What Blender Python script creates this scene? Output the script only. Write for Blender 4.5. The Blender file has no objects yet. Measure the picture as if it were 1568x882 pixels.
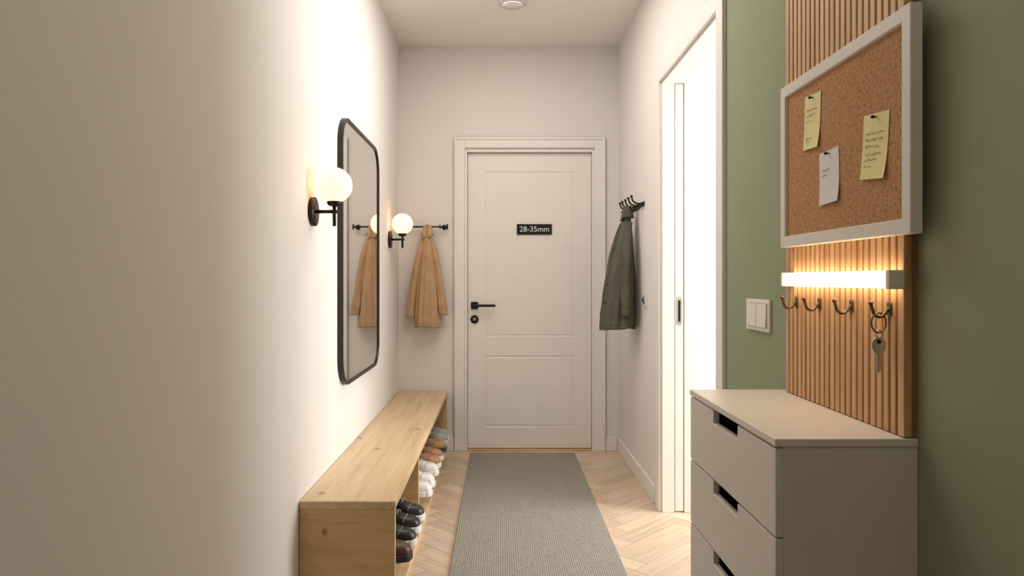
import bpy, bmesh, math, random
from mathutils import Vector, Matrix
random.seed(4)
S=bpy.context.scene
S.view_settings.view_transform='Standard'
S.view_settings.look='None'
C=bpy.context.collection
CZ=1.18; XL=-0.70; XR=0.82; YB=4.80; ZC=2.79; YN=-1.6

# ---------------- materials ----------------
def newmat(name):
    m=bpy.data.materials.new(name); m.use_nodes=True
    nt=m.node_tree; b=nt.nodes['Principled BSDF']
    return m,nt,b
def N(nt,t,**kw):
    n=nt.nodes.new(t)
    for k,v in kw.items(): setattr(n,k,v)
    return n
def objcoord(nt,scale=(1,1,1)):
    tc=N(nt,'ShaderNodeTexCoord'); mp=N(nt,'ShaderNodeMapping')
    mp.inputs['Scale'].default_value=scale
    nt.links.new(tc.outputs['Object'],mp.inputs['Vector']); return mp.outputs['Vector']
def ramp(nt,fac,stops):
    r=N(nt,'ShaderNodeValToRGB'); e=r.color_ramp.elements
    while len(e)<len(stops): e.new(0.5)
    for i,(p,c) in enumerate(stops):
        e[i].position=p; e[i].color=(*c,1)
    nt.links.new(fac,r.inputs['Fac']); return r.outputs['Color']
def noise(nt,vec,scale,detail=4,rough=.5):
    n=N(nt,'ShaderNodeTexNoise'); n.inputs['Scale'].default_value=scale
    n.inputs['Detail'].default_value=detail; n.inputs['Roughness'].default_value=rough
    nt.links.new(vec,n.inputs['Vector']); return n.outputs['Fac']
def bump(nt,b,h,strength,dist=.01):
    n=N(nt,'ShaderNodeBump'); n.inputs['Strength'].default_value=strength
    n.inputs['Distance'].default_value=dist
    nt.links.new(h,n.inputs['Height']); nt.links.new(n.outputs['Normal'],b.inputs['Normal'])
def plain(name,col,rough=.5,metal=0,var=.04,nscale=20,bstr=0.05,bscale=200):
    m,nt,b=newmat(name)
    v=objcoord(nt)
    f=noise(nt,v,nscale,3)
    c0=tuple(max(0,c*(1-var)) for c in col); c1=tuple(min(1,c*(1+var)) for c in col)
    nt.links.new(ramp(nt,f,[(.3,c0),(.7,c1)]),b.inputs['Base Color'])
    b.inputs['Roughness'].default_value=rough; b.inputs['Metallic'].default_value=metal
    if bstr>0: bump(nt,b,noise(nt,v,bscale,2),bstr,.002)
    return m
def emis(name,col,st):
    m,nt,b=newmat(name)
    b.inputs['Base Color'].default_value=(*col,1)
    b.inputs['Emission Color'].default_value=(*col,1); b.inputs['Emission Strength'].default_value=st
    return m
def wood(name,cd,cm,cl,scale,rough=.45,knots=False):
    m,nt,b=newmat(name)
    v=objcoord(nt,scale)
    f1=noise(nt,v,1.0,6,.6); f2=noise(nt,v,5.0,4,.6)
    mx=N(nt,'ShaderNodeMath',operation='MULTIPLY_ADD'); nt.links.new(f2,mx.inputs[0]); mx.inputs[1].default_value=.35
    nt.links.new(f1,mx.inputs[2])
    col=ramp(nt,mx.outputs[0],[(.42,cd),(.62,cm),(.85,cl)])
    if knots:
        v2=objcoord(nt,tuple((s/7.0) if s>5 else s*2.0 for s in scale))
        vo=N(nt,'ShaderNodeTexVoronoi'); vo.inputs['Scale'].default_value=1.6; nt.links.new(v2,vo.inputs['Vector'])
        kr=ramp(nt,vo.outputs['Distance'],[(.03,(.30,.15,.06)),(.10,(1,1,1))])
        mm=N(nt,'ShaderNodeMix',data_type='RGBA',blend_type='MULTIPLY'); mm.inputs[0].default_value=.75
        nt.links.new(col,mm.inputs[6]); nt.links.new(kr,mm.inputs[7]); col=mm.outputs[2]
    nt.links.new(col,b.inputs['Base Color']); b.inputs['Roughness'].default_value=rough
    bump(nt,b,mx.outputs[0],.12,.003); return m

M_wall=plain('wall_paint',(.80,.768,.735),.85,var=.008,nscale=3,bstr=.06,bscale=120)
M_ceil=plain('ceiling_paint',(.87,.84,.795),.9,var=.01,nscale=3,bstr=.03)
M_green=plain('green_paint',(.275,.32,.205),.8,var=.03,nscale=3,bstr=.06,bscale=120)
M_trim=plain('trim_paint',(.84,.81,.775),.45,var=.01,bstr=.0)
M_door=plain('door_paint',(.84,.805,.765),.4,var=.01,bstr=.0)
M_black=plain('black_metal',(.022,.02,.018),.38,metal=.6,var=.1)
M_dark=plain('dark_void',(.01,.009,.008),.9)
M_mframe=plain('mirror_frame_metal',(.035,.032,.028),.4,metal=.5,var=.1)
M_mirror=plain('mirror_glass',(.86,.86,.85),.02,metal=1,var=.0,bstr=0)
M_globe=emis('opal_glass_glow',(1,.53,.265),2.6)
M_led=emis('led_diffuser',(1,.74,.46),9)
M_bench=wood('bench_oak',(.46,.31,.165),(.63,.455,.265),(.72,.55,.34),(22,1.3,22),.4,True)
M_bench_e=wood('bench_oak_end',(.44,.28,.14),(.59,.405,.215),(.66,.48,.27),(2.2,20,22),.45,True)
M_slat=wood('slat_wood',(.40,.215,.095),(.58,.34,.17),(.68,.43,.225),(40,40,2),.5)
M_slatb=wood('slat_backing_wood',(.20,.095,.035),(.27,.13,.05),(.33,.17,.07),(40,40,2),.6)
M_cab=plain('cabinet_lacquer',(.72,.67,.615),.4,var=.01,bstr=0)
M_cabtop=plain('cabinet_top_lacquer',(.76,.71,.645),.32,var=.01,bstr=0)
M_frame=plain('board_frame_paint',(.70,.665,.62),.5,var=.02,bstr=.02)
M_note=plain('yellow_paper',(.80,.72,.36),.8,var=.03)
M_paper=plain('white_paper',(.72,.70,.66),.8,var=.03)
M_ink=plain('ink',(.22,.19,.10),.8)
M_sw=plain('switch_plastic',(.80,.77,.70),.35,var=.01,bstr=0)
M_bronze=plain('bronze_hook',(.16,.12,.075),.35,metal=.9,var=.1)
M_chrome=plain('key_metal',(.62,.62,.62),.25,metal=1,var=.05)
M_steel=plain('steel',(.45,.44,.42),.35,metal=.8,var=.05)
M_text=plain('sign_lettering',(.85,.83,.78),.6,var=0,bstr=0)
M_btn=plain('button_horn',(.07,.05,.03),.4)
def cloth(name,c0,c1):
    m,nt,b=newmat(name); v=objcoord(nt)
    nt.links.new(ramp(nt,noise(nt,v,14,5),[(.3,c0),(.7,c1)]),b.inputs['Base Color'])
    b.inputs['Roughness'].default_value=.95
    bump(nt,b,noise(nt,v,420,2),.25,.002); return m
M_tan=cloth('tan_wool',(.45,.295,.165),(.54,.365,.215))
M_tand=cloth('tan_wool_seam',(.30,.19,.10),(.36,.23,.13))
M_oliv=cloth('olive_canvas',(.080,.080,.055),(.122,.118,.084))
M_olivd=cloth('olive_canvas_trim',(.04,.042,.028),(.06,.06,.042))
# cork
M_cork,nt,b=newmat('cork'); v=objcoord(nt)
nf=noise(nt,v,130,5,.7)
c1=ramp(nt,nf,[(.33,(.22,.10,.04)),(.48,(.46,.24,.11)),(.7,(.58,.33,.165))])
nt.links.new(c1,b.inputs['Base Color']); b.inputs['Roughness'].default_value=.95; bump(nt,b,nf,.4,.003)
# rug
M_rug,nt,b=newmat('rug_woven'); v=objcoord(nt)
w=N(nt,'ShaderNodeTexWave',wave_type='BANDS',bands_direction='Y'); w.inputs['Scale'].default_value=22
w.inputs['Distortion'].default_value=1.2; w.inputs['Detail'].default_value=3; w.inputs['Detail Scale'].default_value=6
nt.links.new(v,w.inputs['Vector'])
w2=N(nt,'ShaderNodeTexWave',wave_type='BANDS',bands_direction='X'); w2.inputs['Scale'].default_value=34; w2.inputs['Distortion'].default_value=1.0
nt.links.new(v,w2.inputs['Vector'])
ad=N(nt,'ShaderNodeMath',operation='MULTIPLY_ADD'); nt.links.new(w2.outputs['Fac'],ad.inputs[0]); ad.inputs[1].default_value=.35
nt.links.new(w.outputs['Fac'],ad.inputs[2])
ad2=N(nt,'ShaderNodeMath',operation='MULTIPLY_ADD'); nt.links.new(noise(nt,v,60,4),ad2.inputs[0]); ad2.inputs[1].default_value=.9
nt.links.new(ad.outputs[0],ad2.inputs[2])
nt.links.new(ramp(nt,ad2.outputs[0],[(.3,(.13,.12,.098)),(1.1,(.385,.36,.31))]),b.inputs['Base Color'])
b.inputs['Roughness'].default_value=.95; bump(nt,b,ad.outputs[0],.9,.005)
# floor
M_floor,nt,b=newmat('herringbone_oak')
uv=N(nt,'ShaderNodeTexCoord'); mp=N(nt,'ShaderNodeMapping'); mp.inputs['Scale'].default_value=(2.5,40,1)
nt.links.new(uv.outputs['UV'],mp.inputs['Vector'])
f=noise(nt,mp.outputs['Vector'],1,5,.6)
base=ramp(nt,f,[(.3,(.58,.455,.335)),(.7,(.74,.61,.475))])
at=N(nt,'ShaderNodeVertexColor',layer_name='pl')
mm=N(nt,'ShaderNodeMix',data_type='RGBA',blend_type='MULTIPLY'); mm.inputs[0].default_value=1
nt.links.new(base,mm.inputs[6]); nt.links.new(at.outputs['Color'],mm.inputs[7])
nt.links.new(mm.outputs[2],b.inputs['Base Color']); b.inputs['Roughness'].default_value=.36
bump(nt,b,f,.06,.002)
M_gap=plain('floor_joint',(.38,.28,.18),.9)

# ---------------- geometry helpers ----------------
def mesh_obj(name,bm,mats,smooth=False,bevel=0,subsurf=0):
    me=bpy.data.meshes.new(name); bmesh.ops.recalc_face_normals(bm,faces=bm.faces[:])
    bm.to_mesh(me); bm.free()
    o=bpy.data.objects.new(name,me); C.objects.link(o)
    if not isinstance(mats,(list,tuple)): mats=[mats]
    for m in mats: me.materials.append(m)
    if smooth:
        for p in me.polygons: p.use_smooth=True
    if bevel>0:
        md=o.modifiers.new('bevel','BEVEL'); md.width=bevel; md.segments=2; md.limit_method='ANGLE'
    if subsurf>0:
        md=o.modifiers.new('sub','SUBSURF'); md.levels=subsurf; md.render_levels=subsurf
    return o
def bbox(bm,x0,x1,y0,y1,z0,z1,mi=0):
    vs=[bm.verts.new(p) for p in [(x0,y0,z0),(x1,y0,z0),(x1,y1,z0),(x0,y1,z0),(x0,y0,z1),(x1,y0,z1),(x1,y1,z1),(x0,y1,z1)]]
    for f in [(0,3,2,1),(4,5,6,7),(0,1,5,4),(1,2,6,5),(2,3,7,6),(3,0,4,7)]:
        q=bm.faces.new([vs[i] for i in f]); q.material_index=mi
def box(name,x0,x1,y0,y1,z0,z1,mat,bevel=0):
    bm=bmesh.new(); bbox(bm,x0,x1,y0,y1,z0,z1); return mesh_obj(name,bm,mat,bevel=bevel)
def extrude(name,pts,axis,a0,a1,mat,bevel=0,smooth=False):
    def P(p,a):
        return {'x':(a,p[0],p[1]),'y':(p[0],a,p[1]),'z':(p[0],p[1],a)}[axis]
    bm=bmesh.new()
    A=[bm.verts.new(P(p,a0)) for p in pts]; B=[bm.verts.new(P(p,a1)) for p in pts]
    bm.faces.new(A); bm.faces.new(B[::-1]); n=len(pts)
    for i in range(n): bm.faces.new([A[i],B[i],B[(i+1)%n],A[(i+1)%n]])
    return mesh_obj(name,bm,mat,bevel=bevel,smooth=smooth)
def rrect(cx,cy,w,h,r,n=8):
    pts=[]
    for (sx,sy,a0) in [(1,1,0),(-1,1,90),(-1,-1,180),(1,-1,270)]:
        for i in range(n+1):
            a=math.radians(a0+90*i/n)
            pts.append((cx+sx*(w/2-r)+r*math.cos(a),cy+sy*(h/2-r)+r*math.sin(a)))
    return pts
def loft(name,rings,mat,smooth=True,cap=True,subsurf=0,closed=False):
    bm=bmesh.new(); R=[[bm.verts.new(p) for p in r] for r in rings]; n=len(rings[0])
    m=len(R)
    for i in range(m if closed else m-1):
        a=R[i]; c=R[(i+1)%m]
        for j in range(n): bm.faces.new([a[j],a[(j+1)%n],c[(j+1)%n],c[j]])
    if cap and not closed: bm.faces.new(R[0]); bm.faces.new(R[-1][::-1])
    return mesh_obj(name,bm,mat,smooth=smooth,subsurf=subsurf)
def cm(P,k=6):
    P=[Vector(p) for p in P]; out=[]
    for i in range(len(P)-1):
        p0=P[max(i-1,0)];p1=P[i];p2=P[i+1];p3=P[min(i+2,len(P)-1)]
        for j in range(k):
            t=j/k
            out.append(.5*((2*p1)+(-p0+p2)*t+(2*p0-5*p1+4*p2-p3)*t*t+(-p0+3*p1-3*p2+p3)*t**3))
    out.append(P[-1]); return out
def tube(name,pts,r,mat,n=12,smoothpath=True,closed=False,k=6):
    P=cm(pts,k) if smoothpath and not closed else [Vector(p) for p in pts]
    m=len(P); rings=[]; prev=None
    for i in range(m):
        if closed: t=(P[(i+1)%m]-P[i-1]).normalized()
        else: t=(P[min(i+1,m-1)]-P[max(i-1,0)]).normalized()
        if prev is None:
            u=t.orthogonal().normalized()
        else:
            u=(prev-t*prev.dot(t)).normalized()
        prev=u; w_=t.cross(u)
        rr=r if not isinstance(r,(list,tuple)) else (r[0]+(r[1]-r[0])*i/(m-1))
        rings.append([P[i]+rr*(math.cos(2*math.pi*j/n)*u+math.sin(2*math.pi*j/n)*w_) for j in range(n)])
    return loft(name,rings,mat,closed=closed)
def rod(name,p,q,r,mat,n=20): return tube(name,[p,q],r,mat,n,False)
def ball(name,c,r,mat,sc=(1,1,1),seg=32):
    bm=bmesh.new(); bmesh.ops.create_uvsphere(bm,u_segments=seg,v_segments=seg//2,radius=1)
    for v in bm.verts: v.co=Vector((c[0]+v.co.x*r*sc[0],c[1]+v.co.y*r*sc[1],c[2]+v.co.z*r*sc[2]))
    return mesh_obj(name,bm,mat,smooth=True)
def group(name,loc,parts):
    e=bpy.data.objects.new(name,None); C.objects.link(e); e.location=loc; e.empty_display_size=.05
    for p in parts:
        p.parent=e; p.matrix_parent_inverse=Matrix.Translation(-Vector(loc))
    return e
def lerp(tab,t):
    x=t*(len(tab)-1); i=min(int(x),len(tab)-2); f=x-i
    return tab[i]*(1-f)+tab[i+1]*f
def slerp(tab,t):
    x=t*(len(tab)-1); i=min(int(x),len(tab)-2); f=x-i
    a=tab[max(i-1,0)];b=tab[i];c=tab[i+1];d=tab[min(i+2,len(tab)-1)]
    return .5*(2*b+(c-a)*f+(2*a-5*b+4*c-d)*f*f+(3*b-a-3*c+d)*f**3)

# ---------------- room shell ----------------
T=.12; TR=.165
box('wall_left',XL-T,XL,YN-T,YB+T,0,ZC,M_wall)
DX0,DX1,DZ=-.236,.642,2.066
bm=bmesh.new()
bbox(bm,XL,DX0,YB,YB+T,0,ZC); bbox(bm,DX1,2.72,YB,YB+T,0,ZC); bbox(bm,DX0,DX1,YB,YB+T,DZ,ZC)
mesh_obj('wall_back',bm,M_wall)
OY0,OY1,OZ=2.60,3.54,2.185
bm=bmesh.new(); bbox(bm,XR,XR+TR,OY1,YB,0,ZC); bbox(bm,XR,XR+TR,2.54,OY1,OZ,ZC); bbox(bm,XR,XR+TR,2.54,OY0,0,OZ)
mesh_obj('wall_right',bm,M_wall)
box('wall_right_green',XR,XR+TR,YN,2.54,0,ZC,M_green)
box('wall_front',XL,2.72,YN-T,YN,0,ZC,M_wall)
WY0,WY1=2.25,3.75
bm=bmesh.new(); X2=2.60
bbox(bm,X2,X2+T,1.5,WY0,0,ZC); bbox(bm,X2,X2+T,WY1,YB,0,ZC); bbox(bm,X2,X2+T,WY0,WY1,0,.35); bbox(bm,X2,X2+T,WY0,WY1,2.4,ZC)
mesh_obj('wall_side_room',bm,M_wall)
box('wall_side_room_near',XR+TR,X2+T,1.38,1.5,0,ZC,M_wall)
box('ceiling',XL-T,X2+T,YN-T,YB+T,ZC,ZC+.1,M_ceil)
fr=[]
for i,(a,b_,c,d) in enumerate([(WY0,WY0+.06,.35,2.4),(WY1-.06,WY1,.35,2.4),(WY0+.06,WY1-.06,.35,.41),(WY0+.06,WY1-.06,2.34,2.4),(2.97,3.03,.41,2.34)]):
    fr.append(box('frame_%d'%i,X2+.02,X2+.08,a,b_,c,d,M_trim,.004))
group('window_1',(X2+.05,3.0,1.3),fr)
# floor: herringbone
bm=bmesh.new(); uvl=bm.loops.layers.uv.new('UVMap'); cl=bm.loops.layers.color.new('pl')
W_=.085; n_=5; L_=W_*n_; g=.0007
c45=math.cos(math.pi/4)
def rot(u,v): return (c45*(u-v),c45*(u+v))
fx0,fx1,fy0,fy1=XL-T,X2+T,YN-T,YB+T
def plank(u0,v0,u1,v1,vert):
    cx,cy=rot((u0+u1)/2,(v0+v1)/2)
    if cx<fx0-.5 or cx>fx1+.5 or cy<fy0-.5 or cy>fy1+.5: return
    q=[(u0+g,v0+g),(u1-g,v0+g),(u1-g,v1-g),(u0+g,v1-g)]
    vs=[bm.verts.new((*rot(*p),0)) for p in q]; f=bm.faces.new(vs)
    s=random.uniform(.90,1.05); off=random.uniform(0,50); wm=random.uniform(.965,1.0)
    for l,p in zip(f.loops,q):
        uu=(p[1],p[0]) if vert else p
        l[uvl].uv=(uu[0]+off,uu[1]+off); l[cl]=(s,s*wm,s*wm*wm,1)
for k in range(-90,140):
    for m_ in range(-12,13):
        ox=k*W_+m_*2*L_; oy=k*W_
        plank(ox,oy,ox+L_,oy+W_,False)
        plank(ox+L_,oy+W_-L_,ox+L_+W_,oy+W_,True)
for co,no in [((fx0,0,0),(-1,0,0)),((fx1,0,0),(1,0,0)),((0,fy0,0),(0,-1,0)),((0,fy1,0),(0,1,0))]:
    bmesh.ops.bisect_plane(bm,geom=bm.verts[:]+bm.edges[:]+bm.faces[:],plane_co=co,plane_no=no,clear_outer=True)
bbox(bm,fx0,fx1,fy0,fy1,-.08,-.0012,1)
mesh_obj('floor',bm,[M_floor,M_gap])

# baseboards
def bb(name,x0,x1,y0,y1): box(name,x0,x1,y0,y1,0,.095,M_trim,.004)
bb('baseboard_left',XL,XL+.014,YN,2.40)
bb('baseboard_right',XR-.014,XR,3.665,YB-.001)
bb('baseboard_right_green',XR-.014,XR,YN,1.34)
bm=bmesh.new(); bbox(bm,XL+.001,-.318,YB-.014,YB,0,.095); bbox(bm,.724,XR-.015,YB-.014,YB,0,.095)
mesh_obj('baseboard_back',bm,M_trim,bevel=.004)
bm=bmesh.new(); bbox(bm,XR+TR,X2,YB-.014,YB,0,.095)
mesh_obj('baseboard_side_room',bm,M_trim,bevel=.004)

# side opening trim
bm=bmesh.new()
cw=.075
for x0,x1 in [(XR-.016,XR),(XR+TR,XR+TR+.016)]:
    bbox(bm,x0,x1,OY1,OY1+cw,0,OZ+cw); bbox(bm,x0,x1,OY0-cw,OY0,0,OZ+cw); bbox(bm,x0,x1,OY0,OY1,OZ,OZ+cw)
bbox(bm,XR,XR+.062,OY1-.014,OY1,0,OZ); bbox(bm,XR+.112,XR+TR,OY1-.014,OY1,0,OZ)
bbox(bm,XR,XR+TR,OY0,OY0+.012,0,OZ); bbox(bm,XR,XR+TR,OY0+.012,OY1-.014,OZ-.012,OZ)
mesh_obj('trim_1',bm,M_trim,bevel=.002)
parts=[box('panel',XR+.066,XR+.108,OY1-.012,OY1-.0005,.006,OZ-.014,M_door,.002)]
parts.append(extrude('pull_plate',rrect(XR+.087,1.02,.028,.145,.012),'y',OY1-.0135,OY1-.011,M_steel))
parts.append(extrude('pull_recess',rrect(XR+.087,1.02,.012,.11,.0055),'y',OY1-.0142,OY1-.013,M_dark))
group('door_2',(XR+.087,OY1,1.0),parts)

# entrance door casing
bm=bmesh.new()
def cas(x0,x1,z1,w,y):
    bbox(bm,x0,x0+w,y,YB,0,z1); bbox(bm,x1-w,x1,y,YB,0,z1); bbox(bm,x0+w,x1-w,y,YB,z1-w,z1)
cas(-.316,.722,2.157,.072,YB-.018)
cas(-.316,.722,2.157,.016,YB-.026)
bbox(bm,DX0-.008,DX0+.009,YB-.012,YB+T,0,DZ); bbox(bm,DX1-.009,DX1+.008,YB-.012,YB+T,0,DZ); bbox(bm,DX0+.009,DX1-.009,YB-.012,YB+T,DZ-.009,DZ+.008)
mesh_obj('trim_2',bm,M_trim,bevel=.003)
box('trim_3',DX0+.01,DX1-.01,YB-.01,YB+T,0,.009,M_bench_e,.002)
# door leaf
dx0,dx1=-.224,.630; dz0,dz1=.014,2.053; yf=YB+.022; yb=YB+.062
bm=bmesh.new()
px0,px1=-.104,.514; P1=(.784,1.928); P2=(.158,.653)
for a in [(dx0,px0,dz0,dz1),(px1,dx1,dz0,dz1),(px0,px1,dz0,P2[0]),(px0,px1,P2[1],P1[0]),(px0,px1,P1[1],dz1)]:
    bbox(bm,a[0],a[1],yf,yb,a[2],a[3])
for z0,z1 in (P1,P2):
    lv=[(0,0),(.003,.005),(.010,.005),(.016,.002),(.018,.002)]
    rs=[]
    for o_,d_ in lv:
        rs.append([bm.verts.new(p) for p in [(px0+o_,yf+d_,z0+o_),(px1-o_,yf+d_,z0+o_),(px1-o_,yf+d_,z1-o_),(px0+o_,yf+d_,z1-o_)]])
    for a,c in zip(rs,rs[1:]):
        for i in range(4): bm.faces.new([a[i],a[(i+1)%4],c[(i+1)%4],c[i]])
    bm.faces.new(rs[-1])
leaf=mesh_obj('leaf',bm,M_door)
dp=[leaf, box('reveal_backing',DX0+.01,DX1-.01,yb+.004,YB+T-.01,.01,DZ-.01,M_steel)]
hz=1.0; hx=-.178
dp.append(extrude('handle_rose',rrect(hx,hz,.05,.05,.008),'y',yf-.009,yf,M_black))
dp.append(rod('handle_neck',(hx,yf-.009,hz),(hx,yf-.045,hz),.008,M_black))
dp.append(box('lever',hx-.009,hx+.145,yf-.054,yf-.040,hz-.008,hz+.009,M_black,.003))
dp.append(rod('lock_rose',(hx,yf,hz-.095),(hx,yf-.010,hz-.095),.028,M_black,32))
dp.append(rod('lock_cylinder',(hx,yf-.010,hz-.095),(hx,yf-.016,hz-.095),.011,M_steel,24))
dp.append(box('keyway',hx-.0015,hx+.0015,yf-.0168,yf-.016,hz-.101,hz-.089,M_dark))
group('door_1',(.2,yf,1.0),dp)
# sign
sx,sz=.236,1.527
sp=[box('plate',sx-.121,sx+.121,yf-.008,yf,sz-.036,sz+.036,M_dark,.002)]
cu=bpy.data.curves.new('lettering','FONT'); cu.body='28-35mm'; cu.size=.054; cu.align_x='CENTER'; cu.align_y='CENTER'; cu.extrude=.0006
to=bpy.data.objects.new('lettering',cu); C.objects.link(to); to.location=(sx,yf-.0088,sz); to.rotation_euler=(math.pi/2,0,0); cu.materials.append(M_text)
sp.append(to); group('door_sign',(sx,yf,sz),sp)

# ceiling detector
cxx,cyy=.07,4.04
p=[rod('base',(cxx,cyy,ZC),(cxx,cyy,ZC-.014),.082,M_trim,40),rod('cap',(cxx,cyy,ZC-.014),(cxx,cyy,ZC-.024),.062,M_trim,40)]
group('smoke_detector',(cxx,cyy,ZC),p)

# ---------------- mirror ----------------
my0,my1,mz0,mz1=2.99,3.90,.71,1.90
mc=((my0+my1)/2,(mz0+mz1)/2); mw=my1-my0; mh=mz1-mz0
o1=rrect(*mc,mw,mh,.13,12); i1=rrect(*mc,mw-.030,mh-.030,.116,12)
bm=bmesh.new(); x0,x1=XL+.001,XL+.024
ring=lambda pts,x:[bm.verts.new((x,p[0],p[1])) for p in pts]
A=ring(o1,x0);B=ring(o1,x1);D=ring(i1,x1);E=ring(i1,x0)
for a,c in ((A,B),(B,D),(D,E),(E,A)):
    for i in range(len(a)): bm.faces.new([a[i],a[(i+1)%len(a)],c[(i+1)%len(a)],c[i]])
fm=mesh_obj('frame',bm,M_mframe,bevel=.002)
gl=extrude('glass',rrect(*mc,mw-.026,mh-.026,.117,12),'x',XL+.004,XL+.017,M_mirror)
group('wall_mirror',(XL+.02,mc[0],mc[1]),[fm,gl])

# ---------------- wall lamps ----------------
def lamp(y):
    px=XL+.084; ps=[]
    ps.append(rod('backplate',(XL,y,1.432),(XL+.014,y,1.432),.054,M_black,40))
    ps.append(rod('arm',(XL+.014,y,1.432),(px+.012,y,1.432),.0065,M_black))
    ps.append(rod('stem',(px,y,1.378),(px,y,1.462),.0065,M_black))
    rr=[]
    for r,z in [(.008,1.450),(.022,1.455),(.027,1.463),(.027,1.474)]:
        rr.append([(px+r*math.cos(a*math.pi/16),y+r*math.sin(a*math.pi/16),z) for a in range(32)])
    ps.append(loft('cup',rr,M_black))
    ps.append(ball('globe',(px,y,1.530),.066,M_globe,seg=48))
    group('wall_sconce',(px,y,1.43),ps)
lamp(2.585); lamp(4.385)

# ---------------- bench ----------------
bx0,bx1=XL+.016,-.364; by0,by1=2.416,4.784; bz=.41
p=[box('top',bx0-.014,bx1,by0,by1,bz-.028,bz,M_bench,.003)]
p.append(box('end_panel_near',bx0-.014,bx1-.002,by0+.001,by0+.028,0,bz-.028,M_bench_e,.002))
p.append(box('end_panel_far',bx0,bx1-.002,by1-.028,by1-.001,0,bz-.028,M_bench_e,.002))
p.append(box('divider',bx0+.012,bx1-.004,3.14,3.165,.02,bz-.028,M_bench_e,.002))
p.append(box('back_panel',bx0,bx0+.012,by0+.028,by1-.028,.02,bz-.028,M_bench))
p.append(box('bottom_board',bx0+.012,bx1-.004,by0+.028,by1-.028,.0,.02,M_bench,.002))
p.append(box('shelf_a',bx0+.012,bx1-.012,by0+.028,3.14,.150,.166,M_bench,.002))
p.append(box('shelf_b',bx0+.012,bx1-.012,3.165,by1-.028,.150,.166,M_bench,.002))
group('shoe_bench',(-.53,3.6,.2),p)

# ---------------- shoes ----------------
def shoe(cy,z,toe,upper,sole,lace,nm,L=.275):
    hw=[.018,.030,.034,.033,.032,.035,.040,.043,.042,.034,.012]
    ht=[.060,.078,.074,.062,.060,.066,.060,.050,.042,.037,.020]
    X0=toe-L; sh=.022; ps=[]; K=40; rings=[]
    def HW(t):
        if t>.9: return .034*math.sqrt(max(.0,1-((t-.9)/.1)**2))+.001
        if t<.05: return .030*math.sqrt(max(.05,1-((.05-t)/.05)**2))
        return max(.006,slerp(hw,t))
    for i in range(K+1):
        t=i/K; w=HW(t); h=slerp(ht,t)
        x=X0+.004+(L-.008)*t; r=[]
        for j in range(21):
            a=math.pi*j/20; ca=math.cos(a); sa=math.sin(a)
            dip=0
            if .07<t<.42: dip=.75*math.sin(math.pi*(t-.07)/.35)**.5*max(0,sa-.80)/.20
            r.append((x,cy+w*math.copysign(abs(ca)**.7,ca)*(1-.18*sa*(t<.5)),z+sh+h*(sa**.75)-dip*h*.8))
        rings.append(r+[(x,cy-w*.6,z+sh-.003),(x,cy+w*.6,z+sh-.003)])
    ps.append(loft('upper',rings,upper,subsurf=1))
    A=[];B=[]
    for i in range(K+1):
        t=i/K; w=HW(t)
        A.append((X0+L*t,cy+w*1.1+.0015)); B.append((X0+L*t,cy-w*1.1-.0015))
    ps.append(extrude('sole',A+B[::-1],'z',z,z+sh+.003,sole,bevel=.003))
    seam=[]
    for j in range(3,18):
        a=math.pi*j/20; t=.80-.05*abs(math.cos(a)); w=slerp(hw,t); h=slerp(ht,t); ca=math.cos(a); sa=math.sin(a)
        seam.append((X0+.004+(L-.008)*t,cy+w*1.01*math.copysign(abs(ca)**.7,ca),z+sh+h*1.01*sa**.75))
    ps.append(tube('toe_seam',seam,.0012,lace,6))
    tg=[]
    for t,wd in ((.40,.018),(.46,.017),(.54,.016),(.66,.012)):
        h=slerp(ht,t); tg.append([(X0+L*t,cy-wd,z+sh+h*.98),(X0+L*t,cy,z+sh+h+.004),(X0+L*t,cy+wd,z+sh+h*.98),(X0+L*t,cy,z+sh+h*.9)])
    ps.append(loft('tongue',tg,upper,subsurf=1))
    for k,t in enumerate((.46,.52,.58,.64)):
        x=X0+L*t; h=slerp(ht,t)
        ps.append(tube('lace_%d'%k,[(x,cy-.019,z+sh+h*.93),(x+.003,cy,z+sh+h+.0055),(x,cy+.019,z+sh+h*.93)],.0024,lace,6))
        ps.append(tube('cross_%d'%k,[(x,cy-.017,z+sh+h*.95),(x+.008,cy,z+sh+h+.006),(x+.015,cy+.016,z+sh+h*.92)],.0020,lace,6))
    group(nm,(toe-L/2,cy,z),ps)
Mk=plain('shoe_black_leather',(.02,.019,.019),.4); Ms=plain('shoe_white_leather',(.72,.70,.68),.45)
Mb=plain('shoe_brown_leather',(.42,.22,.10),.45); Mg=plain('shoe_grey_knit',(.42,.45,.44),.8); Mdb=plain('shoe_darkbrown_leather',(.10,.05,.03),.4)
Mso=plain('sole_rubber_white',(.75,.73,.70),.6); Msk=plain('sole_rubber_black',(.03,.03,.03),.6)
Mgl=plain('lace_grey',(.30,.29,.28),.8)
zs=.166
for y,m,s,l in [(2.53,Mdb,Msk,Mdb),(2.67,Mk,Mso,Mgl),(2.81,Mk,Mso,Mgl),(2.95,Mk,Mso,Mgl)]:
    shoe(y,zs,-.318,m,s,l,'shoe')
for y,m,s,l in [(3.28,Ms,Mso,Mgl),(3.42,Ms,Mso,Mgl),(3.62,Ms,Mso,Mgl),(3.77,Mb,Mso,Mdb),(3.92,Mb,Mso,Mdb),(4.12,Mb,Msk,Mdb),(4.30,Mg,Mso,Mgl),(4.43,Mg,Mso,Mgl)]:
    shoe(y,zs,-.318,m,s,l,'shoe')

# ---------------- rug ----------------
bm=bmesh.new(); bbox(bm,-.204,.505,.55,4.715,.0005,.009); rg=mesh_obj('runner_rug',bm,M_rug,bevel=.003)

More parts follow.
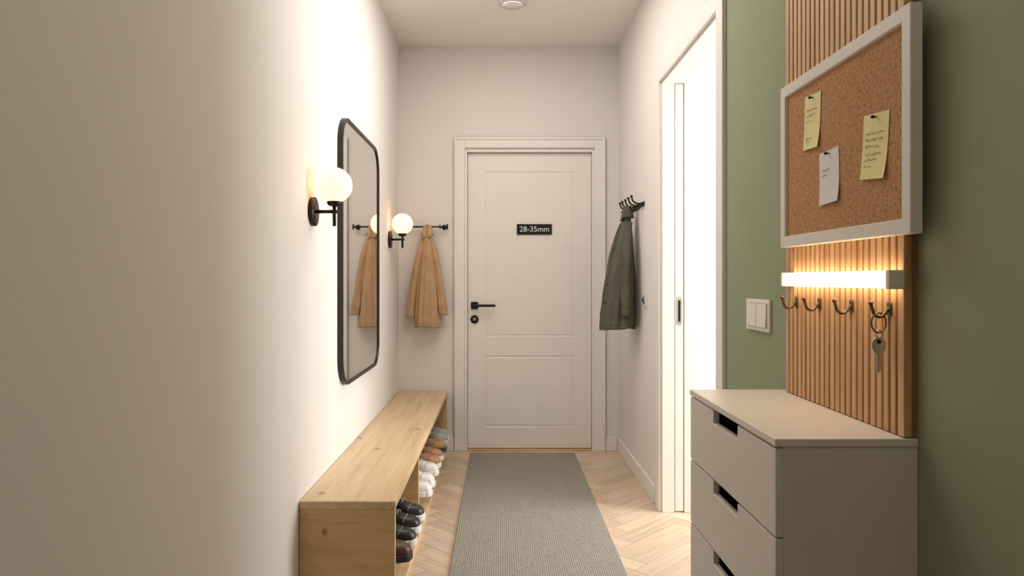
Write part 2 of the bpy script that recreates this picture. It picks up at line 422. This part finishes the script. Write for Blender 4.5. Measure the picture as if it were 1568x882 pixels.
# ---------------- coats ----------------
def coat(nm,mapf,H,wt,dt,mat,trim,hang,slv,seed,btn=True,wave=1.0,collar=1.0):
    rnd=random.Random(seed); ph=[rnd.uniform(0,6.28) for _ in range(8)]
    NR=60; NA=160; rings=[]; ps=[]
    def surf(v,th,k=1.0):
        w=slerp(wt,v); d=slerp(dt,v); A=.02+.22*min(1,v*1.2)
        def fold(n,p,dr,sh):
            s=math.sin(n*th+p+dr*v); return math.copysign(abs(s)**sh,s)
        fo=A*(.50*fold(3,ph[0],.5,.8)+.42*fold(6,ph[1],-.8,.8)+.28*fold(11,ph[2],.9,.9))
        e=th-1.72+.12*(1-v)
        fo+=.10*min(1,v*2)*(1/(1+math.exp(-e/.02)))*math.exp(-max(0,e)/.5)
        fo-=.10*v*math.exp(-((e+.03)/.035)**2)
        fo+=.03*math.sin(11*v+2*th+ph[3])*math.sin(5*v+ph[6])
        a=w*math.cos(th)*(1+fo*.6)*k; b_=d*math.sin(th)*(1+fo)*k
        z=-H*v
        if v>.8: z+=wave*(v-.8)/.2*(.010*math.sin(2*th+ph[4])+.005*math.sin(5*th+ph[5]))
        return mapf(a,max(.006,hang(v)+b_),z)
    for i in range(NR+1):
        rings.append([surf(i/NR,2*math.pi*j/NA) for j in range(NA)])
    last=rings[-1]; c=sum((Vector(q) for q in last),Vector())/len(last)
    rings.append([Vector(q)+(c-Vector(q))*.05+Vector((0,0,.002)) for q in last])
    rings.append([Vector(q)+(c-Vector(q))*.10+Vector((0,0,.06)) for q in last])
    ps.append(loft('body',rings,mat))
    ps.append(tube('hem_stitch',[surf(.965,2*math.pi*j/NA,1.006) for j in range(NA)],.0009,trim,5,closed=True))
    ps.append(tube('placket_edge',[surf(v/30,1.72-.12*(1-v/30)+.03,1.015) for v in range(4,30)],.0012,trim,6,False))
    for k,(s,pts,r0,r1) in enumerate(slv):
        P=cm(pts,8); m=len(P); rg_=[]
        def sl(i,j,g=1.0):
            q=P[i]; t=i/(m-1); rr=(r0+(r1-r0)*t)*g
            th=2*math.pi*j/36; f=1+.10*math.sin(3*th+4*t+s)+.05*math.sin(23*t+2*th+s)+.06*math.sin(7*th+s)*t
            return mapf(q.x+rr*f*math.cos(th),max(.004,q.y+rr*.75*f*math.sin(th)),q.z)
        for i in range(m): rg_.append([sl(i,j) for j in range(36)])
        l=rg_[-1]; c=sum((Vector(q) for q in l),Vector())/len(l)
        rg_.append([Vector(q)+(c-Vector(q))*.15 for q in l]); rg_.append([Vector(q)+(c-Vector(q))*.22+Vector((0,0,.03)) for q in l])
        ps.append(loft('sleeve_%d'%k,rg_,mat))
        ps.append(tube('cuff_seam_%d'%k,[sl(m-4,j,1.03) for j in range(36)],.0011,trim,6,closed=True))
    cr=[]
    for (v,e,dz) in [(.02,.9,.006),(.0,1.15,.014),(-.01,1.35,.012),(.02,1.75,0),(.055,1.95,0),(.075,1.90,0),(.072,1.6,0),(.04,1.2,0)]:
        vv=max(v,0); w=(max(slerp(wt,vv),.018)*.75+.006)*e*collar; d=(max(slerp(dt,vv),.018)*.75+.005)*e*collar; r=[]
        for j in range(48):
            th=2*math.pi*j/48; f=1-.45*math.exp(-((th-1.6)/.22)**2)*(v>.015)+.05*math.sin(3*th+1)
            r.append(mapf(w*math.cos(th)*f,max(.006,hang(vv)+d*math.sin(th)*f),-H*v+dz-.02*(v>.05)*math.exp(-((th-1.25)/.3)**2)-.02*(v>.05)*math.exp(-((th-1.95)/.3)**2)))
        cr.append(r)
    ps.append(loft('collar',cr,mat,cap=False))
    if btn:
        for v in (.33,.48,.63,.78):
            q=surf(v,1.72-.12*(1-v)+.12,1.01); ps.append(ball('button_%d'%int(v*100),q,.0075,M_btn,(1,1,1),12))
    lp=[mapf(-.010,hang(0),.0),mapf(-.006,hang(0),.020),mapf(.006,hang(0),.020),mapf(.010,hang(0),.0)]
    ps.append(tube('hanging_loop',lp,.0022,trim,6))
    for sgn in (() if not btn else (1,-1)):
        th=1.57+sgn*.62; pk=[]
        for v in (.56,.565,.60,.605):
            pk.append([surf(v,th+d_,1.02 if v<.563 or v>.602 else 1.035) for d_ in [-.22+.44*i/8 for i in range(9)]])
        bm=bmesh.new(); G=[[bm.verts.new(q) for q in r] for r in pk]
        for i in range(3):
            for j in range(8): bm.faces.new([G[i][j],G[i][j+1],G[i+1][j+1],G[i+1][j]])
        ps.append(mesh_obj('pocket_flap_%d'%(sgn+1),bm,mat,smooth=True))
    group(nm,mapf(0,.05,-H/2),ps)
ta=-.497; tz=1.530
coat('tan_coat',lambda a,b_,z:Vector((ta+a,YB-.014-b_,tz+z)),.672,[.016,.034,.046,.058,.068,.076,.082,.086],[.016,.030,.040,.048,.053,.058,.062,.064],
  M_tan,M_tand,lambda v:.045+.025*v,
  [(1,[(-.022,.05,-.07),(-.058,.066,-.20),(-.092,.072,-.42),(-.112,.075,-.605)],.018,.031),
   (2,[(.022,.05,-.07),(.060,.066,-.20),(.095,.072,-.42),(.117,.075,-.59)],.018,.031)],3,False,.5)
oy=4.16; oz=1.600
coat('olive_jacket',lambda a,b_,z:Vector((XR-.008-b_,oy+a,oz+z)),.712,[.018,.050,.080,.10,.115,.125,.13,.135],[.014,.032,.048,.060,.072,.080,.086,.090],
  M_oliv,M_olivd,lambda v:.052+.063*v,
  [(1,[(-.04,.05,-.08),(-.095,.075,-.24),(-.125,.085,-.46),(-.135,.08,-.63)],.026,.038),
   (2,[(.04,.07,-.08),(.085,.115,-.24),(.11,.150,-.46),(.115,.172,-.65)],.026,.038)],8,True,.6)

# coat rail on back wall
rz=1.54; ry=YB-.045
p=[rod('bar',(-.665,ry,rz),(-.362,ry,rz),.0055,M_black)]
for x in (-.640,-.385):
    p.append(rod('post_%d'%int(-x*1000),(x,YB,rz),(x,ry,rz),.005,M_black)); p.append(rod('flange_%d'%int(-x*1000),(x,YB,rz),(x,YB-.005,rz),.017,M_black,24))
for x in (-.665,-.362): p.append(rod('finial_%d'%int(-x*1000),(x,ry,rz-.018),(x,ry,rz+.018),.006,M_black))
for x in (-.60,-.497,-.41):
    p.append(tube('hook_%d'%int(-x*1000),[(x,ry,rz),(x,ry-.012,rz-.012),(x,ry-.028,rz-.010),(x,ry-.034,rz+.012)],.004,M_black,8))
group('coat_rail',(-.5,YB,rz),p)
# hook rack on right wall
p=[box('rail',XR-.010,XR,3.95,4.40,1.600,1.624,M_black,.002)]
for i,y in enumerate((3.99,4.09,4.19,4.29,4.37)):
    xx=XR-.010
    p.append(tube('upper_hook_%d'%i,[(xx,y,1.615),(xx-.03,y,1.617),(xx-.050,y,1.632),(xx-.058,y,1.655)],.0050,M_black,10))
    p.append(ball('tip_%d'%i,(xx-.058,y,1.657),.008,M_black,seg=14))
    p.append(tube('lower_hook_%d'%i,[(xx,y,1.607),(xx-.018,y,1.585),(xx-.036,y,1.58),(xx-.044,y,1.60)],.0045,M_black,10))
    p.append(ball('lower_tip_%d'%i,(xx-.044,y,1.602),.007,M_black,seg=14))
group('coat_hook_rack',(XR,4.18,1.61),p)

# switches
def switch(y,z,w,h,n,nm):
    ps=[box('plate',XR-.009,XR,y-w/2,y+w/2,z-h/2,z+h/2,M_sw,.003)]
    iw=(w-.03)/n
    for i in range(n):
        a=y-w/2+.015+i*iw
        bm=bmesh.new(); y0,y1=a+.002,a+iw-.002; z0,z1=z-h/2+.014,z+h/2-.014
        vs=[bm.verts.new(q) for q in [(XR-.009,y0,z0),(XR-.009,y1,z0),(XR-.009,y1,z1),(XR-.009,y0,z1),(XR-.0145,y0,z0),(XR-.0145,y1,z0),(XR-.0115,y1,z1),(XR-.0115,y0,z1)]]
        for f in [(0,3,2,1),(4,5,6,7),(0,1,5,4),(1,2,6,5),(2,3,7,6),(3,0,4,7)]: bm.faces.new([vs[k] for k in f])
        ps.append(mesh_obj('rocker_%d'%i,bm,M_sw,bevel=.001))
    ps.append(box('shadow_gap',XR-.0095,XR-.0085,y-w/2+.012,y+w/2-.012,z-h/2+.012,z+h/2-.012,M_steel))
    group(nm,(XR,y,z),ps)
switch(2.20,1.068,.195,.10,2,'light_switch')
ps=[box('plate',XR-.009,XR,3.885,3.965,1.025,1.105,M_sw,.003)]
ps.append(rod('socket',(XR-.009,3.925,1.065),(XR-.013,3.925,1.065),.022,M_steel,24)); ps.append(rod('pin',(XR-.013,3.925,1.065),(XR-.020,3.925,1.065),.008,M_dark,16))
group('door_bell_button',(XR,3.925,1.065),ps)

# ---------------- slat panel ----------------
sy0,sy1=1.366,1.935; sz0=.870
p=[box('backing',XR-.012,XR,sy0,sy1,sz0,ZC-.002,M_slatb)]
bm=bmesh.new(); ns=22; pit=(sy1-sy0)/ns
for i in range(ns):
    a=sy0+i*pit+(0 if i==0 else .0035)
    bbox(bm,XR-.028,XR-.012,a,a+pit-.0075+(.0035 if i==0 else 0),sz0,ZC-.003)
p.append(mesh_obj('slats',bm,M_slat,bevel=.0015))
group('wood_slat_panel',(XR,1.65,1.8),p)
xs=XR-.028
# ---------------- cork board ----------------
cy0,cy1,cz0,cz1=1.304,1.909,1.267,1.701; fw=.029; xf=xs-.024
bm=bmesh.new()
lv=[(0,xs),(0,xf),(fw,xf),(fw+.001,xf+.008)]
rs=[[bm.verts.new((x,y,z)) for y,z in [(cy0+o_,cz0+o_),(cy1-o_,cz0+o_),(cy1-o_,cz1-o_),(cy0+o_,cz1-o_)]] for o_,x in lv]
for a,c in zip(rs,rs[1:]):
    for i in range(4): bm.faces.new([a[i],a[(i+1)%4],c[(i+1)%4],c[i]])
bm.faces.new(rs[0])
p=[mesh_obj('frame',bm,M_frame,bevel=.002)]
xc=xf+.008
p.append(box('cork',xc,xs-.001,cy0+.02,cy1-.02,cz0+.02,cz1-.02,M_cork))
group('cork_board',(xf,1.6,1.48),p)
def note(yc,zc,w,h,ang,mat,nm,lines):
    ca,sa=math.cos(ang),math.sin(ang)
    def P(u,v,o): return (xc-o, yc-(u*ca-v*sa), zc+(u*sa+v*ca))
    bm=bmesh.new(); G=[]
    for i in range(7):
        row=[]
        for j in range(9):
            u=(i/6-.5)*w; v=(j/8-.5)*h
            o=.0015+.010*max(0,(.5-j/8))**2*4*(.4+.6*i/6)*.6
            row.append(bm.verts.new(P(u,v,o)))
        G.append(row)
    for i in range(6):
        for j in range(8): bm.faces.new([G[i][j],G[i+1][j],G[i+1][j+1],G[i][j+1]])
    ps=[mesh_obj('sheet',bm,mat,smooth=True)]
    rnd=random.Random(nm+str(yc))
    for k,(v,l) in enumerate(lines):
        pts=[]; u=-w*.36; e=u+l*w
        while u<e:
            amp=.0035 if l>.4 else .002
            o=.0022+.010*max(0,-(v))**2*4*(.4+.6*(u/w+.5))*.6
            pts.append(P(u,v*h+rnd.uniform(-amp,amp),o+.0004)); u+=.0028
        ps.append(tube('writing_%d'%k,pts,.00045,M_ink,4,False))
    q=P(0,h*.44,.002); ps.append(rod('pin_needle',(q[0]+.002,q[1],q[2]),(q[0]-.006,q[1],q[2]),.0018,M_black,10)); ps.append(ball('pin_head',(q[0]-.007,q[1],q[2]),.0038,M_black,seg=14))
    group(nm,(xc,yc,zc),ps)
note(1.729,1.572,.088,.134,-.06,M_note,'sticky_note',[(.22,.7),(.12,.6),(.02,.35),(-.3,.45),(-.36,.3)])
note(1.440,1.456,.098,.135,-.10,M_note,'sticky_note',[(.2,.72),(.1,.7),(0,.6),(-.12,.65),(-.2,.5),(-.3,.3)])
note(1.640,1.422,.098,.126,.03,M_paper,'pinned_paper',[(.15,.4),(.05,.3)])

# ---------------- light bar ----------------
ly0,ly1=1.362,1.885; lz=1.180
p=[box('housing',xs-.008,xs,ly0,ly1,lz-.010,lz+.010,M_frame,.001)]
p.append(extrude('diffuser',[(xs-.008,lz-.018),(xs-.024,lz-.016),(xs-.031,lz-.006),(xs-.031,lz+.006),(xs-.024,lz+.016),(xs-.008,lz+.018)],'y',ly0+.012,ly1-.008,M_led))
p.append(box('end_cap_near',xs-.033,xs-.0005,ly0-.002,ly0+.012,lz-.019,lz+.019,M_frame,.003))
p.append(box('end_cap_far',xs-.033,xs-.0005,ly1-.008,ly1+.002,lz-.019,lz+.019,M_frame,.003))
group('led_light_bar',(xs,1.62,lz),p)

# ---------------- key hooks ----------------
for i,y in enumerate((1.413,1.567,1.724,1.858)):
    z=1.118
    ps=[extrude('plate',rrect(y,z+.002,.014,.030,.006),'x',xs-.004,xs,M_bronze,.001)]
    ps.append(tube('hook',[(xs-.003,y,z+.004),(xs-.010,y,z-.006),(xs-.020,y,z-.014),(xs-.032,y,z-.010),(xs-.038,y,z+.006),(xs-.040,y,z+.012)],.0033,M_bronze,10))
    ps.append(ball('tip',(xs-.040,y,z+.014),.005,M_bronze,seg=14))
    group('key_hook',(xs,y,z),ps)
# keys
ky=1.413; kx=xs-.024; kz=1.118-.014
ps=[]
rc=[(kx+.017*math.cos(a),ky+.004*math.cos(a),kz-.012+.020*math.sin(a)) for a in [2*math.pi*i/32 for i in range(32)]]
ps.append(tube('ring',rc,.0017,M_bronze,8,closed=True))
z0=kz-.032
rc=[(kx+.006*math.cos(a),ky,z0-.002+.008*math.sin(a)) for a in [2*math.pi*i/20 for i in range(20)]]
ps.append(tube('link',rc,.0012,M_chrome,6,closed=True))
bow=[]
zc_=z0-.026
for i in range(24):
    a=2*math.pi*i/24; bow.append((kx+.0145*math.cos(a),zc_+.018*math.sin(a)))
ps.append(extrude('bow',bow,'y',ky-.0012,ky+.0012,M_chrome,.0004))
hol=[(kx+.0045*math.cos(2*math.pi*i/16),zc_+.008+.0045*math.sin(2*math.pi*i/16)) for i in range(16)]
ps.append(extrude('bow_hole',hol,'y',ky-.0018,ky+.0018,M_dark))
bl=[(kx-.004,zc_-.016),(kx+.004,zc_-.016),(kx+.004,zc_-.026),(kx+.007,zc_-.030),(kx+.004,zc_-.034),(kx+.007,zc_-.039),(kx+.004,zc_-.043),(kx+.006,zc_-.047),(kx+.003,zc_-.052),(kx,zc_-.056),(kx-.004,zc_-.052)]
ps.append(extrude('blade',bl,'y',ky-.001,ky+.001,M_chrome))
group('house_key',(kx,ky,z0),ps)

# ---------------- drawer cabinet ----------------
x0,x1=.540,XR-.0005; y0,y1=1.366,1.975; zt=.868
p=[box('top',x0-.002,x1,y0-.003,y1+.003,zt-.016,zt,M_cabtop,.002)]
p.append(box('side_near',x0+.016,x1,y0,y0+.018,.0,zt-.016,M_cab,.001))
p.append(box('side_far',x0+.016,x1,y1-.018,y1,.0,zt-.016,M_cab,.001))
p.append(box('back',x1-.008,x1-.001,y0+.018,y1-.018,.0,zt-.016,M_cab))
p.append(box('plinth',x0+.03,x0+.045,y0+.018,y1-.018,0,.13,M_cab))
p.append(box('cavity_shade',x0+.075,x1-.01,y0+.018,y1-.018,.10,zt-.018,M_dark))  # near-black filler, its colour stands for the shade behind the drawer slots
zz=zt-.020; dh=.178; sl0,sl1=1.585,1.765
for i in range(4):
    zt_=zz-i*dh; zb=zt_-dh+.004
    out=[(y0,zb),(y1,zb),(y1,zt_),(sl1,zt_),(sl1,zt_-.032),(sl0,zt_-.032),(sl0,zt_),(y0,zt_)]
    p.append(extrude('drawer_front_%d'%(i+1),out,'x',x0,x0+.016,M_cab,.0015))
    p.append(box('drawer_floor_%d'%(i+1),x0+.016,x0+.075,y0+.02,y1-.02,zb+.01,zb+.016,M_cab))
group('chest_of_drawers',(.68,1.67,.43),p)

# ---------------- lights ----------------
def area(name,loc,rot_,sx_,sy_,power,col,spread=180):
    l=bpy.data.lights.new(name,'AREA'); l.shape='RECTANGLE'; l.size=sx_; l.size_y=sy_; l.energy=power; l.color=col; l.spread=math.radians(spread)
    o=bpy.data.objects.new(name,l); C.objects.link(o); o.location=loc; o.rotation_euler=rot_; return o
area('daylight_window',(X2+.10,3.0,1.38),(0,math.radians(90),0),1.9,1.4,98,(1,.97,.94))
area('hall_fill',(.06,3.2,ZC-.02),(0,0,0),.5,1.6,19,(1,.93,.86))  # added soft fill for the hall, not a ceiling fixture
area('entry_fill',(.06,.3,ZC-.02),(0,0,0),.6,1.2,5.5,(1,.86,.70))  # added dim warm fill for the near end, out of view, no fixture
W=bpy.data.worlds.new('world'); S.world=W; W.use_nodes=True
W.node_tree.nodes['Background'].inputs[0].default_value=(1,.98,.95,1); W.node_tree.nodes['Background'].inputs[1].default_value=1.5

# ---------------- camera ----------------
cd=bpy.data.cameras.new('camera'); cam=bpy.data.objects.new('camera',cd); C.objects.link(cam)
cam.location=(0,0,CZ); cam.rotation_euler=(math.pi/2,0,0); cd.lens=1066/1568*36; cd.sensor_width=36
cd.shift_x=18/1568; cd.shift_y=-13/1568; cd.clip_start=.05
S.camera=cam
